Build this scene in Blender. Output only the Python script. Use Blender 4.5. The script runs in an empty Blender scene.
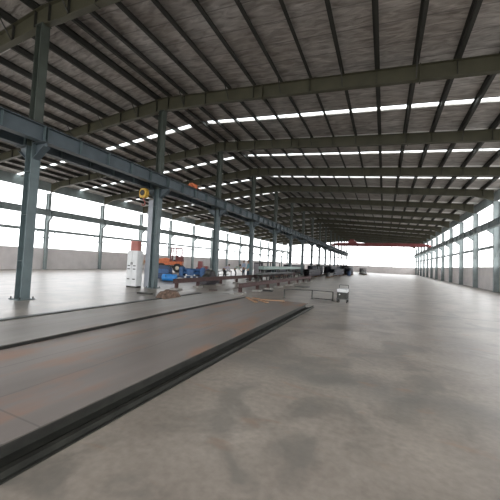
import bpy, bmesh, math, random
from mathutils import Vector, Matrix
random.seed(7)
SC = bpy.context.scene
COL = SC.collection
PI = math.pi

# ------------------------------------------------------------------ helpers
def tag(o, label=None, cat=None, group=None, kind=None):
    if label: o['label'] = label
    if cat: o['category'] = cat
    if group: o['group'] = group
    if kind: o['kind'] = kind
    return o

def empty(name, loc=(0, 0, 0), rz=0.0):
    o = bpy.data.objects.new(name, None)
    o.location = loc
    o.rotation_euler = (0, 0, rz)
    o.empty_display_size = 0.2
    COL.objects.link(o)
    return o

class MB:
    """collects shapes of ONE part"""
    def __init__(self): self.bm = bmesh.new()
    def box(self, x0, x1, y0, y1, z0, z1, M=None):
        vs = [Vector((x, y, z)) for x in (x0, x1) for y in (y0, y1) for z in (z0, z1)]
        if M is not None: vs = [M @ v for v in vs]
        v = [self.bm.verts.new(p) for p in vs]
        for q in ((0, 1, 3, 2), (4, 6, 7, 5), (0, 4, 5, 1), (2, 3, 7, 6), (0, 2, 6, 4), (1, 5, 7, 3)):
            self.bm.faces.new([v[i] for i in q])
        return self
    def bar(self, a, b, w, h=None):
        """rectangular bar from a to b, w wide (sideways) and h high"""
        a, b = Vector(a), Vector(b); h = h or w
        d = (b - a); L = d.length; d.normalize()
        up = Vector((0, 0, 1)) if abs(d.z) < .95 else Vector((1, 0, 0))
        s = d.cross(up).normalized(); u = s.cross(d)
        M = Matrix.Translation(a) @ Matrix((s, d, u)).transposed().to_4x4()
        return self.box(-w/2, w/2, 0, L, -h/2, h/2, M)
    def tube(self, a, b, r, r2=None, n=10, cap=True):
        a, b = Vector(a), Vector(b); r2 = r if r2 is None else r2
        d = (b - a).normalized()
        up = Vector((0, 0, 1)) if abs(d.z) < .95 else Vector((1, 0, 0))
        s = d.cross(up).normalized(); u = s.cross(d)
        A = [self.bm.verts.new(a + (s*math.cos(t) + u*math.sin(t))*r) for t in [2*PI*i/n for i in range(n)]]
        B = [self.bm.verts.new(b + (s*math.cos(t) + u*math.sin(t))*r2) for t in [2*PI*i/n for i in range(n)]]
        for i in range(n):
            self.bm.faces.new((A[i], A[(i+1) % n], B[(i+1) % n], B[i]))
        if cap:
            self.bm.faces.new(A[::-1]); self.bm.faces.new(B)
        return self
    def prism(self, pts, y0, y1, M=None):
        """outline in x,z extruded along y"""
        f = lambda p: (M @ Vector(p)) if M is not None else Vector(p)
        A = [self.bm.verts.new(f((x, y0, z))) for x, z in pts]
        B = [self.bm.verts.new(f((x, y1, z))) for x, z in pts]
        n = len(pts)
        for i in range(n): self.bm.faces.new((A[i], A[(i+1) % n], B[(i+1) % n], B[i]))
        self.bm.faces.new(A[::-1]); self.bm.faces.new(B)
        return self
    def loft(self, rings, cap=True):
        R_ = [[self.bm.verts.new(p) for p in r] for r in rings]
        n = len(R_[0])
        for a, b in zip(R_, R_[1:]):
            for i in range(n): self.bm.faces.new((a[i], a[(i+1) % n], b[(i+1) % n], b[i]))
        if cap:
            self.bm.faces.new(R_[0][::-1]); self.bm.faces.new(R_[-1])
        return self
    def ibeam_y(self, xc, y0, y1, z0, z1, bw, tf, tw):
        """I section running along y"""
        self.box(xc-bw/2, xc+bw/2, y0, y1, z0, z0+tf)
        self.box(xc-bw/2, xc+bw/2, y0, y1, z1-tf, z1)
        self.box(xc-tw/2, xc+tw/2, y0, y1, z0+tf, z1-tf)
        return self
    def build(self, name, mat, parent=None, smooth=False, bevel=0):
        bmesh.ops.recalc_face_normals(self.bm, faces=self.bm.faces)
        me = bpy.data.meshes.new(name)
        self.bm.to_mesh(me); self.bm.free()
        if mat: me.materials.append(mat)
        o = bpy.data.objects.new(name, me)
        COL.objects.link(o)
        if parent: o.parent = parent
        if smooth:
            for p in me.polygons: p.use_smooth = True
        if bevel:
            m = o.modifiers.new('bevel', 'BEVEL'); m.width = bevel; m.segments = 2; m.limit_method = 'ANGLE'
        return o

KIDS = {}
def copy_tree(o, parent=None):
    c = o.copy(); COL.objects.link(c)
    c.parent = parent
    for ch in [k for k in bpy.data.objects if k.parent == o]:
        copy_tree(ch, c)
    return c

def ordn(i):
    return ['zeroth', 'first', 'second', 'third', 'fourth', 'fifth', 'sixth', 'seventh', 'eighth', 'ninth', 'tenth',
            'eleventh', 'twelfth', 'thirteenth', 'fourteenth', 'fifteenth', 'sixteenth', 'seventeenth', 'eighteenth',
            'nineteenth', 'twentieth', 'twenty-first', 'twenty-second'][i]

# ------------------------------------------------------------------ materials
def mat(name, col, rough=.6, metal=0.0, var=.15, scale=3.0, bump=0.0, stretch=(1, 1, 1), col2=None, detail=5, thr=None, spec=.5):
    m = bpy.data.materials.new(name); m.use_nodes = True
    nt = m.node_tree; N = nt.nodes; L = nt.links
    b = N['Principled BSDF']
    b.inputs['Roughness'].default_value = rough
    b.inputs['Metallic'].default_value = metal
    b.inputs['Specular IOR Level'].default_value = spec
    tc = N.new('ShaderNodeTexCoord'); mp = N.new('ShaderNodeMapping')
    mp.inputs['Scale'].default_value = stretch
    ns = N.new('ShaderNodeTexNoise'); ns.inputs['Scale'].default_value = scale; ns.inputs['Detail'].default_value = detail
    cr = N.new('ShaderNodeValToRGB')
    c2 = col2 or tuple(c*(1-var) for c in col); c1 = col if col2 else tuple(min(1, c*(1+var)) for c in col)
    cr.color_ramp.elements[0].position = thr[0] if thr else .3
    cr.color_ramp.elements[1].position = thr[1] if thr else .7
    cr.color_ramp.elements[0].color = (*c2, 1); cr.color_ramp.elements[1].color = (*c1, 1)
    L.new(tc.outputs['Object'], mp.inputs['Vector']); L.new(mp.outputs[0], ns.inputs['Vector'])
    L.new(ns.outputs['Fac'], cr.inputs[0]); L.new(cr.outputs[0], b.inputs['Base Color'])
    if bump:
        bp = N.new('ShaderNodeBump'); bp.inputs['Strength'].default_value = bump; bp.inputs['Distance'].default_value = .05
        L.new(ns.outputs['Fac'], bp.inputs['Height']); L.new(bp.outputs[0], b.inputs['Normal'])
    return m

M = {}
M['girder'] = mat('blue_grey_paint', (.062, .082, .094), .45, .0, .2, 2)
M['column'] = mat('column_paint', (.085, .115, .120), .5, .0, .18, 2.5)
M['colup'] = mat('olive_column_paint', (.055, .066, .055), .55, .0, .18, 2.5)
M['rafter'] = mat('olive_primer', (.056, .053, .031), .55, .0, .22, 1.5)
M['purlin'] = mat('dark_purlin', (.030, .030, .025), .6, .0, .2, 2)
M['outer'] = mat('hazed_blue_grey_paint', (.24, .28, .28), .55, 0, .15, 2)  # steel by the open walls, its colour lightened to carry haze and glare
M['rust'] = mat('red_oxide', (.058, .026, .023), .7, 0, .35, 6)
M['darksteel'] = mat('dark_steel', (.022, .022, .018), .55, .2, .4, 6)
M['midsteel'] = mat('mid_steel', (.075, .08, .075), .5, .3, .3, 6)
M['bluesteel'] = mat('bluish_steel', (.016, .020, .034), .55, .2, .35, 5)
M['violet'] = mat('violet_brown_steel', (.026, .022, .027), .6, .1, .35, 5)
M['paleg'] = mat('pale_green_paint', (.22, .30, .27), .5, 0, .1, 4)
M['conc'] = mat('pad_concrete', (.25, .235, .215), .9, 0, .2, 8)
M['blue'] = mat('blue_paint', (.012, .075, .21), .45, 0, .25, 4)
M['navy'] = mat('dark_blue_paint', (.010, .035, .095), .5, 0, .3, 4)
M['cyan'] = mat('bright_blue_sheet', (.035, .24, .62), .4, 0, .15, 5, .3)
M['orange'] = mat('orange_paint', (.55, .13, .035), .5, 0, .25, 4)
M['maroon'] = mat('maroon_paint', (.17, .03, .03), .5, 0, .2, 4)
M['red'] = mat('red_paint', (.22, .045, .04), .5, 0, .2, 4)
M['cream'] = mat('cream_paint', (.62, .55, .42), .6, 0, .1, 4)
M['tyre'] = mat('rubber', (.02, .02, .02), .85, 0, .2, 8)
M['white'] = mat('off_white_paint', (.55, .56, .56), .5, 0, .08, 3)
M['duct'] = mat('pale_lavender_paint', (.27, .29, .32), .5, 0, .08, 3)
M['yellow'] = mat('yellow_paint', (.55, .33, .04), .5, 0, .15, 4)
M['pinkred'] = mat('faded_red_paint', (.33, .11, .09), .6, 0, .15, 4)
M['wood'] = mat('raw_timber', (.25, .145, .08), .8, 0, .3, 3, .2, (1, 8, 8))
M['heap'] = mat('brown_sacking', (.11, .072, .052), .95, 0, .5, 14, .8)
M['skin'] = mat('skin', (.30, .17, .11), .6, 0, .05, 4)
M['hair'] = mat('black_hair', (.012, .010, .009), .7, 0, .2, 20)
M['sh_lblue'] = mat('light_blue_cloth', (.36, .43, .55), .9, 0, .1, 6)
M['sh_teal'] = mat('teal_cloth', (.12, .22, .25), .9, 0, .15, 6)
M['sh_lilac'] = mat('lilac_grey_cloth', (.38, .37, .44), .9, 0, .1, 6)
M['sh_green'] = mat('pale_green_cloth', (.42, .48, .43), .9, 0, .1, 6)
M['tr_navy'] = mat('navy_cloth', (.02, .035, .055), .9, 0, .2, 6)
M['tr_dark'] = mat('dark_cloth', (.03, .03, .032), .9, 0, .2, 6)
M['shoe'] = mat('dark_leather', (.015, .013, .012), .7, 0, .1, 6)
M['wall'] = mat('painted_block', (.66, .62, .61), .85, 0, .08, 1.2)

def glass(name, rough=.05, col=(.02, .03, .035)):
    m = mat(name, col, rough, 0, .1, 2, spec=.8); return m
M['glass'] = glass('dark_glass')

def skylight_mat():
    m = bpy.data.materials.new('translucent_sheet'); m.use_nodes = True
    nt = m.node_tree; N = nt.nodes; L = nt.links; N.clear()
    out = N.new('ShaderNodeOutputMaterial'); mx = N.new('ShaderNodeMixShader')
    t = N.new('ShaderNodeBsdfTransparent'); t.inputs[0].default_value = (.92, .95, .95, 1)
    tl = N.new('ShaderNodeBsdfTranslucent'); tl.inputs[0].default_value = (.9, .93, .93, 1)
    ns = N.new('ShaderNodeTexNoise'); ns.inputs['Scale'].default_value = 1.3
    mr = N.new('ShaderNodeMapRange'); mr.inputs[3].default_value = .2; mr.inputs[4].default_value = .5
    L.new(ns.outputs['Fac'], mr.inputs[0]); L.new(mr.outputs[0], mx.inputs[0])
    L.new(t.outputs[0], mx.inputs[1]); L.new(tl.outputs[0], mx.inputs[2]); L.new(mx.outputs[0], out.inputs[0])
    return m
M['sky'] = skylight_mat()

def foil_mat():
    """silver insulation foil under the roof sheet: wrinkles, laps and wire mesh"""
    m = bpy.data.materials.new('roof_foil'); m.use_nodes = True
    nt = m.node_tree; N = nt.nodes; L = nt.links; b = N['Principled BSDF']
    b.inputs['Metallic'].default_value = .35; b.inputs['Roughness'].default_value = .5
    tc = N.new('ShaderNodeTexCoord')
    mp = N.new('ShaderNodeMapping'); mp.inputs['Scale'].default_value = (.9, 3.2, 1)
    n1 = N.new('ShaderNodeTexNoise'); n1.inputs['Scale'].default_value = 1.6; n1.inputs['Detail'].default_value = 7
    n1.inputs['Distortion'].default_value = .8
    n2 = N.new('ShaderNodeTexNoise'); n2.inputs['Scale'].default_value = .35; n2.inputs['Detail'].default_value = 3
    L.new(tc.outputs['Object'], mp.inputs[0]); L.new(mp.outputs[0], n1.inputs['Vector']); L.new(tc.outputs['Object'], n2.inputs['Vector'])
    cr = N.new('ShaderNodeValToRGB'); e = cr.color_ramp.elements
    e[0].position = .28; e[0].color = (.26, .24, .222, 1); e[1].position = .72; e[1].color = (.68, .655, .635, 1)
    L.new(n1.outputs['Fac'], cr.inputs[0])
    mx = N.new('ShaderNodeMix'); mx.data_type = 'RGBA'; mx.blend_type = 'MULTIPLY'; mx.inputs[0].default_value = .7
    cr2 = N.new('ShaderNodeValToRGB'); e = cr2.color_ramp.elements
    e[0].position = .35; e[0].color = (.74, .69, .65, 1); e[1].position = .65; e[1].color = (1, 1, 1, 1)
    L.new(n2.outputs['Fac'], cr2.inputs[0])
    L.new(cr.outputs[0], mx.inputs[6]); L.new(cr2.outputs[0], mx.inputs[7])
    # overlap seams of the rolls every 1.05 m along the hall
    sp = N.new('ShaderNodeSeparateXYZ'); L.new(tc.outputs['Object'], sp.inputs[0])
    dv = N.new('ShaderNodeMath'); dv.operation = 'DIVIDE'; dv.inputs[1].default_value = 1.05
    fr = N.new('ShaderNodeMath'); fr.operation = 'FRACT'
    lt = N.new('ShaderNodeMath'); lt.operation = 'LESS_THAN'; lt.inputs[1].default_value = .045
    L.new(sp.outputs[1], dv.inputs[0]); L.new(dv.outputs[0], fr.inputs[0]); L.new(fr.outputs[0], lt.inputs[0])
    mx2 = N.new('ShaderNodeMix'); mx2.data_type = 'RGBA'; mx2.inputs[7].default_value = (.16, .15, .14, 1)
    fm = N.new('ShaderNodeMath'); fm.operation = 'MULTIPLY'; fm.inputs[1].default_value = .6
    L.new(lt.outputs[0], fm.inputs[0]); L.new(fm.outputs[0], mx2.inputs[0]); L.new(mx.outputs[2], mx2.inputs[6])
    sb = N.new('ShaderNodeMath'); sb.operation = 'SUBTRACT'; sb.inputs[1].default_value = 12.72; L.new(sp.outputs[1], sb.inputs[0])  # bright stripe past each rafter: light caught on the foil, painted in
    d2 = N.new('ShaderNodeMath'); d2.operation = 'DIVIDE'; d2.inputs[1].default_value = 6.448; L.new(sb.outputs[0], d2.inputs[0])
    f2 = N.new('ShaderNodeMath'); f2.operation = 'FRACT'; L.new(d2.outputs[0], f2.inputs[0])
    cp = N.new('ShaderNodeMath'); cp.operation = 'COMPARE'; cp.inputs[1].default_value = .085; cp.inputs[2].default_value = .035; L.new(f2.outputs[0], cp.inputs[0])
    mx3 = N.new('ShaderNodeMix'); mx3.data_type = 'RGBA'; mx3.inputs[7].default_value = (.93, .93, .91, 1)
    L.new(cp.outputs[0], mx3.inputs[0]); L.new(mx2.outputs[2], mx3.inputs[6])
    L.new(mx3.outputs[2], b.inputs['Base Color'])
    bp = N.new('ShaderNodeBump'); bp.inputs['Strength'].default_value = 1.0; bp.inputs['Distance'].default_value = .08
    L.new(n1.outputs['Fac'], bp.inputs['Height']); L.new(bp.outputs[0], b.inputs['Normal'])
    return m
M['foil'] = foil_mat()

def floor_mat():
    m = bpy.data.materials.new('stained_concrete'); m.use_nodes = True
    nt = m.node_tree; N = nt.nodes; L = nt.links; b = N['Principled BSDF']
    b.inputs['Roughness'].default_value = .36; b.inputs['Specular IOR Level'].default_value = .6
    tc = N.new('ShaderNodeTexCoord'); sp = N.new('ShaderNodeSeparateXYZ'); L.new(tc.outputs['Object'], sp.inputs[0])
    def noise(s, d=5, dist=0.0, st=(1, 1, 1)):
        mp = N.new('ShaderNodeMapping'); mp.inputs['Scale'].default_value = st
        n = N.new('ShaderNodeTexNoise'); n.inputs['Scale'].default_value = s; n.inputs['Detail'].default_value = d; n.inputs['Distortion'].default_value = dist
        L.new(tc.outputs['Object'], mp.inputs[0]); L.new(mp.outputs[0], n.inputs['Vector']); return n.outputs['Fac']
    def ramp(f, p0, c0, p1, c1):
        r = N.new('ShaderNodeValToRGB'); e = r.color_ramp.elements
        e[0].position = p0; e[0].color = (*c0, 1); e[1].position = p1; e[1].color = (*c1, 1); L.new(f, r.inputs[0]); return r.outputs[0]
    def mix(f, a, c, mode='MIX'):
        x = N.new('ShaderNodeMix'); x.data_type = 'RGBA'; x.blend_type = mode
        if isinstance(f, float): x.inputs[0].default_value = f
        else: L.new(f, x.inputs[0])
        for s, v in ((6, a), (7, c)):
            if isinstance(v, tuple): x.inputs[s].default_value = (*v, 1)
            else: L.new(v, x.inputs[s])
        return x.outputs[2]
    def math_(op, a, bb=None):
        x = N.new('ShaderNodeMath'); x.operation = op
        for i, v in enumerate((a, bb)):
            if v is None: continue
            if isinstance(v, (int, float)): x.inputs[i].default_value = v
            else: L.new(v, x.inputs[i])
        return x.outputs[0]
    base = ramp(noise(.9, 6), .3, (.195, .168, .142), .7, (.31, .272, .232))
    fine = ramp(noise(14, 6), .3, (.80, .80, .80), .7, (1.06, 1.06, 1.06))
    c = mix(1.0, base, fine, 'MULTIPLY')
    # oily grey-green blotches
    st = ramp(noise(1.15, 7, .9), .50, (0, 0, 0), .62, (1, 1, 1))
    c = mix(math_('MULTIPLY', st, .62), c, (.120, .112, .098))
    # damp band lying across the floor and worn area in front of it
    wob = math_('MULTIPLY', math_('SUBTRACT', noise(1.8, 5), .5), .9)
    yy = math_('ADD', sp.outputs[1], wob)
    yy = math_('ADD', yy, math_('MULTIPLY', sp.outputs[0], .12))
    d = math_('ABSOLUTE', math_('SUBTRACT', yy, 4.45))
    band = math_('MULTIPLY', math_('SUBTRACT', 1.0, math_('MINIMUM', math_('DIVIDE', d, .55), 1.0)), .55)
    c = mix(band, c, (.115, .112, .104))
    # rust streaks
    ru = ramp(noise(1.3, 5, .4, (1.0, 2.6, 1)), .62, (0, 0, 0), .72, (1, 1, 1))
    c = mix(math_('MULTIPLY', ru, .5), c, (.25, .14, .085))
    # construction joints
    for out, per, off in ((sp.outputs[1], 30.0, 12.6),):
        f = math_('FRACT', math_('DIVIDE', math_('SUBTRACT', out, off - 76*per*0), per))
        j = math_('LESS_THAN', math_('ABSOLUTE', math_('SUBTRACT', f, .5 if False else 0.002)), .0025)
        c = mix(math_('MULTIPLY', j, .7), c, (.06, .058, .052))
    L.new(c, b.inputs['Base Color'])
    bp = N.new('ShaderNodeBump'); bp.inputs['Strength'].default_value = .12; bp.inputs['Distance'].default_value = .01
    L.new(noise(22, 6), bp.inputs['Height']); L.new(bp.outputs[0], b.inputs['Normal'])
    return m
M['floor'] = floor_mat()

def plate_mat(name, c0, c1, rust, amt):
    m = mat(name, c1, .5, .25, .1, .8, .1, (1.6, .35, 1), col2=c0)
    nt = m.node_tree; N = nt.nodes; L = nt.links; b = N['Principled BSDF']
    src = b.inputs['Base Color'].links[0].from_socket
    tc = N.new('ShaderNodeTexCoord'); mp = N.new('ShaderNodeMapping'); mp.inputs['Scale'].default_value = (1.4, .5, 1)
    n = N.new('ShaderNodeTexNoise'); n.inputs['Scale'].default_value = 1.5; n.inputs['Detail'].default_value = 7
    L.new(tc.outputs['Object'], mp.inputs[0]); L.new(mp.outputs[0], n.inputs['Vector'])
    r = N.new('ShaderNodeMapRange'); r.inputs[1].default_value = .52; r.inputs[2].default_value = .68; r.inputs[4].default_value = amt
    L.new(n.outputs['Fac'], r.inputs[0])
    x = N.new('ShaderNodeMix'); x.data_type = 'RGBA'; x.inputs[7].default_value = (*rust, 1)
    L.new(r.outputs[0], x.inputs[0]); L.new(src, x.inputs[6])
    # sheet seams running along and across
    sp = N.new('ShaderNodeSeparateXYZ'); L.new(tc.outputs['Object'], sp.inputs[0])
    prev = x.outputs[2]
    for ax, per in ((0, .84), (1, 4.1)):
        dv = N.new('ShaderNodeMath'); dv.operation = 'DIVIDE'; dv.inputs[1].default_value = per; L.new(sp.outputs[ax], dv.inputs[0])
        fr = N.new('ShaderNodeMath'); fr.operation = 'FRACT'; L.new(dv.outputs[0], fr.inputs[0])
        lt = N.new('ShaderNodeMath'); lt.operation = 'LESS_THAN'; lt.inputs[1].default_value = .018/per; L.new(fr.outputs[0], lt.inputs[0])
        ml = N.new('ShaderNodeMath'); ml.operation = 'MULTIPLY'; ml.inputs[1].default_value = .5; L.new(lt.outputs[0], ml.inputs[0])
        y = N.new('ShaderNodeMix'); y.data_type = 'RGBA'; y.inputs[7].default_value = (.07, .062, .055, 1)
        L.new(ml.outputs[0], y.inputs[0]); L.new(prev, y.inputs[6]); prev = y.outputs[2]
    L.new(prev, b.inputs['Base Color'])
    return m
M['plate'] = plate_mat('worn_deck_plate', (.135, .112, .098), (.205, .178, .160), (.25, .125, .07), .75)
M['plate2'] = plate_mat('grey_deck_plate', (.18, .165, .15), (.26, .245, .225), (.20, .13, .09), .3)

# ------------------------------------------------------------------ the hall
A = -11.21            # central column row (also the ridge)
S = 6.448             # bay
D0 = 12.72            # column beside the white cabinet
N0, N1 = -3, 14       # frames
WL = A - 19.8         # outer row on the left
WR = A + 19.8         # outer row on the right
ZR, KR = 10.66, .0882 # roof underside at ridge, slope
Y0, Y1 = D0 + N0*S - 1.2, D0 + N1*S + 1.0
def zroof(x): return ZR - KR*abs(x - A)

# floor and ground
g = MB(); g.box(-260, 240, -120, 420, -.5, -.12)
tag(g.build('floor', mat('yard_concrete', (.36, .35, .33), .85, 0, .12, .3)), kind='structure')
f = MB(); f.box(WL-.6, WR+.6, Y0-2, Y1+1, -.12, 0)
tag(f.build('floor', M['floor']), kind='structure')

# roof: foil panels with gaps for the light strips
LSW = .40
def roof_slab(mb, sgn, y0, y1):
    xe = A + sgn*20.5
    a = [(A, y0, zroof(A)), (xe, y0, zroof(xe)), (xe, y1, zroof(xe)), (A, y1, zroof(A))]
    lo = [mb.bm.verts.new(p) for p in a]; hi = [mb.bm.verts.new((p[0], p[1], p[2]+.09)) for p in a]
    mb.bm.faces.new(lo); mb.bm.faces.new(hi[::-1])
    for i in range(4): mb.bm.faces.new((lo[i], lo[(i+1) % 4], hi[(i+1) % 4], hi[i]))
roof = MB(); y = Y0
cuts = [D0 + (n + .573)*S for n in range(0, N1)]
for yc in cuts:
    for s in (-1, 1): roof_slab(roof, s, y, yc - LSW/2)
    y = yc + LSW/2
for s in (-1, 1): roof_slab(roof, s, y, Y1)
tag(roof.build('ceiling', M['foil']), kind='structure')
rg = MB(); rg.prism([(A-.5, zroof(A-.5)+.1), (A, ZR+.14), (A+.5, zroof(A+.5)+.1), (A+.5, zroof(A+.5)+.12), (A, ZR+.17), (A-.5, zroof(A-.5)+.12)], Y0, Y1)
tag(rg.build('trim_1', M['rafter']), kind='structure')

ANCH = 'the white cabinet'
def bay_name(n):
    if n == -1: return 'bay just nearer than ' + ANCH
    if n < -1: return ordn(-n) + ' bay nearer than ' + ANCH
    if n == 0: return 'first bay beyond ' + ANCH
    return ordn(n+1) + ' bay beyond ' + ANCH
for i, yc in enumerate(cuts):
    n = i
    for s, side in ((-1, 'left'), (1, 'right')):
        m = MB(); x0, x1 = A + s*.12, A + s*20.4
        zz = lambda x: zroof(x) + .045
        w = LSW/2 + .03
        v = [m.bm.verts.new(p) for p in ((x0, yc-w, zz(x0)+.05), (x1, yc-w, zz(x1)+.05), (x1, yc+w, zz(x1)+.05), (x0, yc+w, zz(x0)+.05))]
        m.bm.faces.new(v)
        # a sheet with small ribs
        o = m.build('skylight', M['sky'])
        sm = o.modifiers.new('thick', 'SOLIDIFY'); sm.thickness = .006
        tag(o, 'white light strip in the %s roof slope, %s' % (side, bay_name(n)), 'skylight', 'light strips across the roof')

# purlins, one long line each
def purlin(x, label):
    s = 1 if x > A else -1
    z = zroof(x); m = MB(); h = .25
    m.box(x-.012, x+.012, Y0+.1, Y1-.1, z-h, z-.005)
    m.box(min(x, x-s*.085), max(x, x-s*.085), Y0+.1, Y1-.1, z-.02+.008*0, z-.006)
    m.box(min(x, x+s*.085), max(x, x+s*.11), Y0+.1, Y1-.1, z-h, z-h+.014)
    m.box(x+s*.071-.006, x+s*.071+.006, Y0+.1, Y1-.1, z-h, z-h+.04)
    o = m.build('roof_purlin', M['purlin'])
    tag(o, label, 'purlin', 'purlins along the roof')
PX = {1: [A+.38, A+1.42] + [A+1.42+1.34*k for k in range(1, 14)], -1: [A-.42, A-1.78] + [A-1.78-1.36*k for k in range(1, 13)]}
for s, side in ((1, 'right'), (-1, 'left')):
    for i, x in enumerate(PX[s]):
        lab = 'long dark roof purlin %s of the ridge, %s' % (side, 'next to the ridge' if i == 0 else ordn(i+1) + ' counted from the ridge')
        purlin(x, lab)

# rafters
RD = .62
def rafter_profile(mb, sgn, y, tw, x0, x1, dz0, dz1):
    pass
def make_rafter():
    r = empty('roof_rafter', (A, 0, 0))
    for s in (-1, 1):
        top = -.25
        for seg in (0,):
            m = MB()
            xs = [0, .9, 3.2, 18.2, 19.6]
            dep = [.72, .72, RD-.02, RD-.02, .95]
            zt = [ZR + top - KR*x for x in xs]
            up = [(s*x, z) for x, z in zip(xs, zt)]
            lo = [(s*x, z-d) for x, z, d in zip(xs, zt, dep)]
            m.prism(up + lo[::-1], -.006, .006)                      # web
            def strip(pts, dz):
                for (xa, za), (xb, zb) in zip(pts, pts[1:]):
                    m.prism([(xa, za), (xb, zb), (xb, zb+dz), (xa, za+dz)], -.11, .11)
            strip(up, -.016); strip(lo, .016)
            m.build('rafter_beam', M['rafter'], r)
        k = 1
        xs_ = [x - A for x in PX[s]]
        for i, x in enumerate(xs_):
            if abs(x) > 19.2: continue
            zt = ZR + top - KR*abs(x)
            d = RD - .04 if abs(x) > 3.2 else .66
            if i % 2 == 0 or abs(x) < 2:
                q = MB(); q.box(x-.006, x+.006, -.10, .10, zt-d+.02, zt-.016)
                q.build('stiffener', M['purlin'], r)
            # cleat carrying the purlin, and fly brace pair
            q = MB(); q.box(x-s*.012-.004, x-s*.012+.004, -.07, .07, zt, zt+.24)
            q.build('purlin_cleat', M['purlin'], r)
            if i % 2 == 1:
                q = MB()
                for t in (-1, 1): q.bar((x+s*.03, t*.09, zt-d+.05), (x+s*.03, t*.62, zt+.10), .035, .035)
                q.build('fly_brace', M['purlin'], r)
    for xx in (5.9, 12.3):
        for s in (-1, 1):
            zt = ZR - .25 - KR*xx
            q = MB(); q.box(s*xx-.02, s*xx+.02, -.125, .125, zt-.66, zt+.02); q.build('splice_plate', M['rafter'], r)
    return r
def frame_name(n):
    if n == 0: return 'level with ' + ANCH
    if n < 0: return '%s nearer than the one level with %s' % (ordn(-n), ANCH)
    return '%s beyond the one level with %s' % (ordn(n), ANCH)
r0 = make_rafter()
for i, n in enumerate(range(N0, N1+1)):
    o = r0 if i == 0 else copy_tree(r0)
    o.location = (A, D0 + n*S, 0)
    tag(o, 'olive gabled steel rafter, ' + frame_name(n), 'rafter', 'steel rafters over the column row')

# central columns
ZGB, ZGT = 5.37, 5.97
def make_column():
    c = empty('steel_column', (A, 0, 0))
    m = MB(); w, d = .18, .15          # lower shaft: wide I, web across the hall
    m.box(-w, -w+.018, -d, d, .03, ZGB-.02); m.box(w-.018, w, -d, d, .03, ZGB-.02); m.box(-w+.018, w-.018, -.008, .008, .03, ZGB-.02)
    for z in (1.3, 2.9, 4.4): m.box(-w+.018, w-.018, -d+.02, d-.02, z, z+.014)
    m.build('lower_shaft', M['column'], c)
    m = MB(); m.box(-.30, .30, -.26, .26, 0, .03); m.build('base_plate', M['column'], c)
    for sx in (-.25, .25):
        for sy in (-.21, .21):
            m = MB(); m.tube((sx, sy, .03), (sx, sy, .10), .022, n=6); m.build('anchor_bolt', M['darksteel'], c)
    m = MB(); w, d = .16, .15          # upper shaft
    zt = ZR - .25 - .72
    m.box(-w, -w+.014, -d, d, ZGB-.02, zt); m.box(w-.014, w, -d, d, ZGB-.02, zt); m.box(-w+.014, w-.014, -.007, .007, ZGB-.02, zt)
    m.build('upper_shaft', M['colup'], c)
    m = MB(); m.box(-.22, .22, -.17, .17, zt-.015, zt); m.build('cap_plate', M['colup'], c)
    for s in (-1, 1):                  # brackets under the crane girders
        m = MB(); m.prism([(s*.18, ZGB-.02), (s*.74, ZGB-.02), (s*.74, ZGB-.14), (s*.18, ZGB-.52)], -.012, .012)
        m.prism([(s*.17, ZGB), (s*.80, ZGB), (s*.80, ZGB-.02), (s*.17, ZGB-.02)], -.17, .17)
        m.prism([(s*.18, ZGB-.52), (s*.74, ZGB-.14), (s*.74, ZGB-.16), (s*.18, ZGB-.54)], -.12, .12)
        m.build('crane_bracket', M['girder'], c)
    return c
c0 = make_column()
for i, n in enumerate(range(N0, N1+1)):
    o = c0 if i == 0 else copy_tree(c0)
    o.location = (A, D0 + n*S, 0)
    if n == 0: lab = 'blue-grey steel column standing right beside the tall white cabinet'
    elif n < 0: lab = 'blue-grey steel column, %s nearer than the one beside the white cabinet' % ordn(-n)
    else: lab = 'blue-grey steel column, %s beyond the one beside the white cabinet' % ordn(n)
    tag(o, lab, 'column', 'columns of the central row')

# crane girders, one per bay
def make_girder(nst, gm='girder', sm='column'):
    gd = empty('crane_girder')
    L_ = S - .03
    m = MB(); m.ibeam_y(0, 0, L_, ZGB, ZGT-.05, .30, .02, .012); m.build('girder_beam', M[gm], gd)
    m = MB(); m.box(-.035, .035, 0, L_, ZGT-.05, ZGT+.03); m.box(-.06, .06, 0, L_, ZGT-.05, ZGT-.035); m.build('crane_rail', M['darksteel'], gd)
    for k in range(nst):
        y = .03 + (L_-.06)*k/(nst-1)
        for s in (-1, 1):
            m = MB(); m.box(min(s*.006, s*.135), max(s*.006, s*.135), y-.006, y+.006, ZGB+.02, ZGT-.07)
            m.build('stiffener', M[sm], gd)
    return gd
g0 = make_girder(6); g1 = make_girder(4, 'outer', 'outer')
used = set()
for xg, side in ((A+.56, 'right face of central columns'), (A-.56, 'left face of central columns'), (WL+.45, 'left outer columns'), (WR-.45, 'right outer columns')):
    for n in range(N0, N1):
        p = g0 if abs(xg-A) < 1 else g1
        o = copy_tree(p) if p in used else p; used.add(p)
        o.location = (xg, D0 + n*S + .015, 0)
        tag(o, 'blue-grey crane girder on %s, %s' % (side, bay_name(n)), 'girder', 'crane girders on ' + side)

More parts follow.
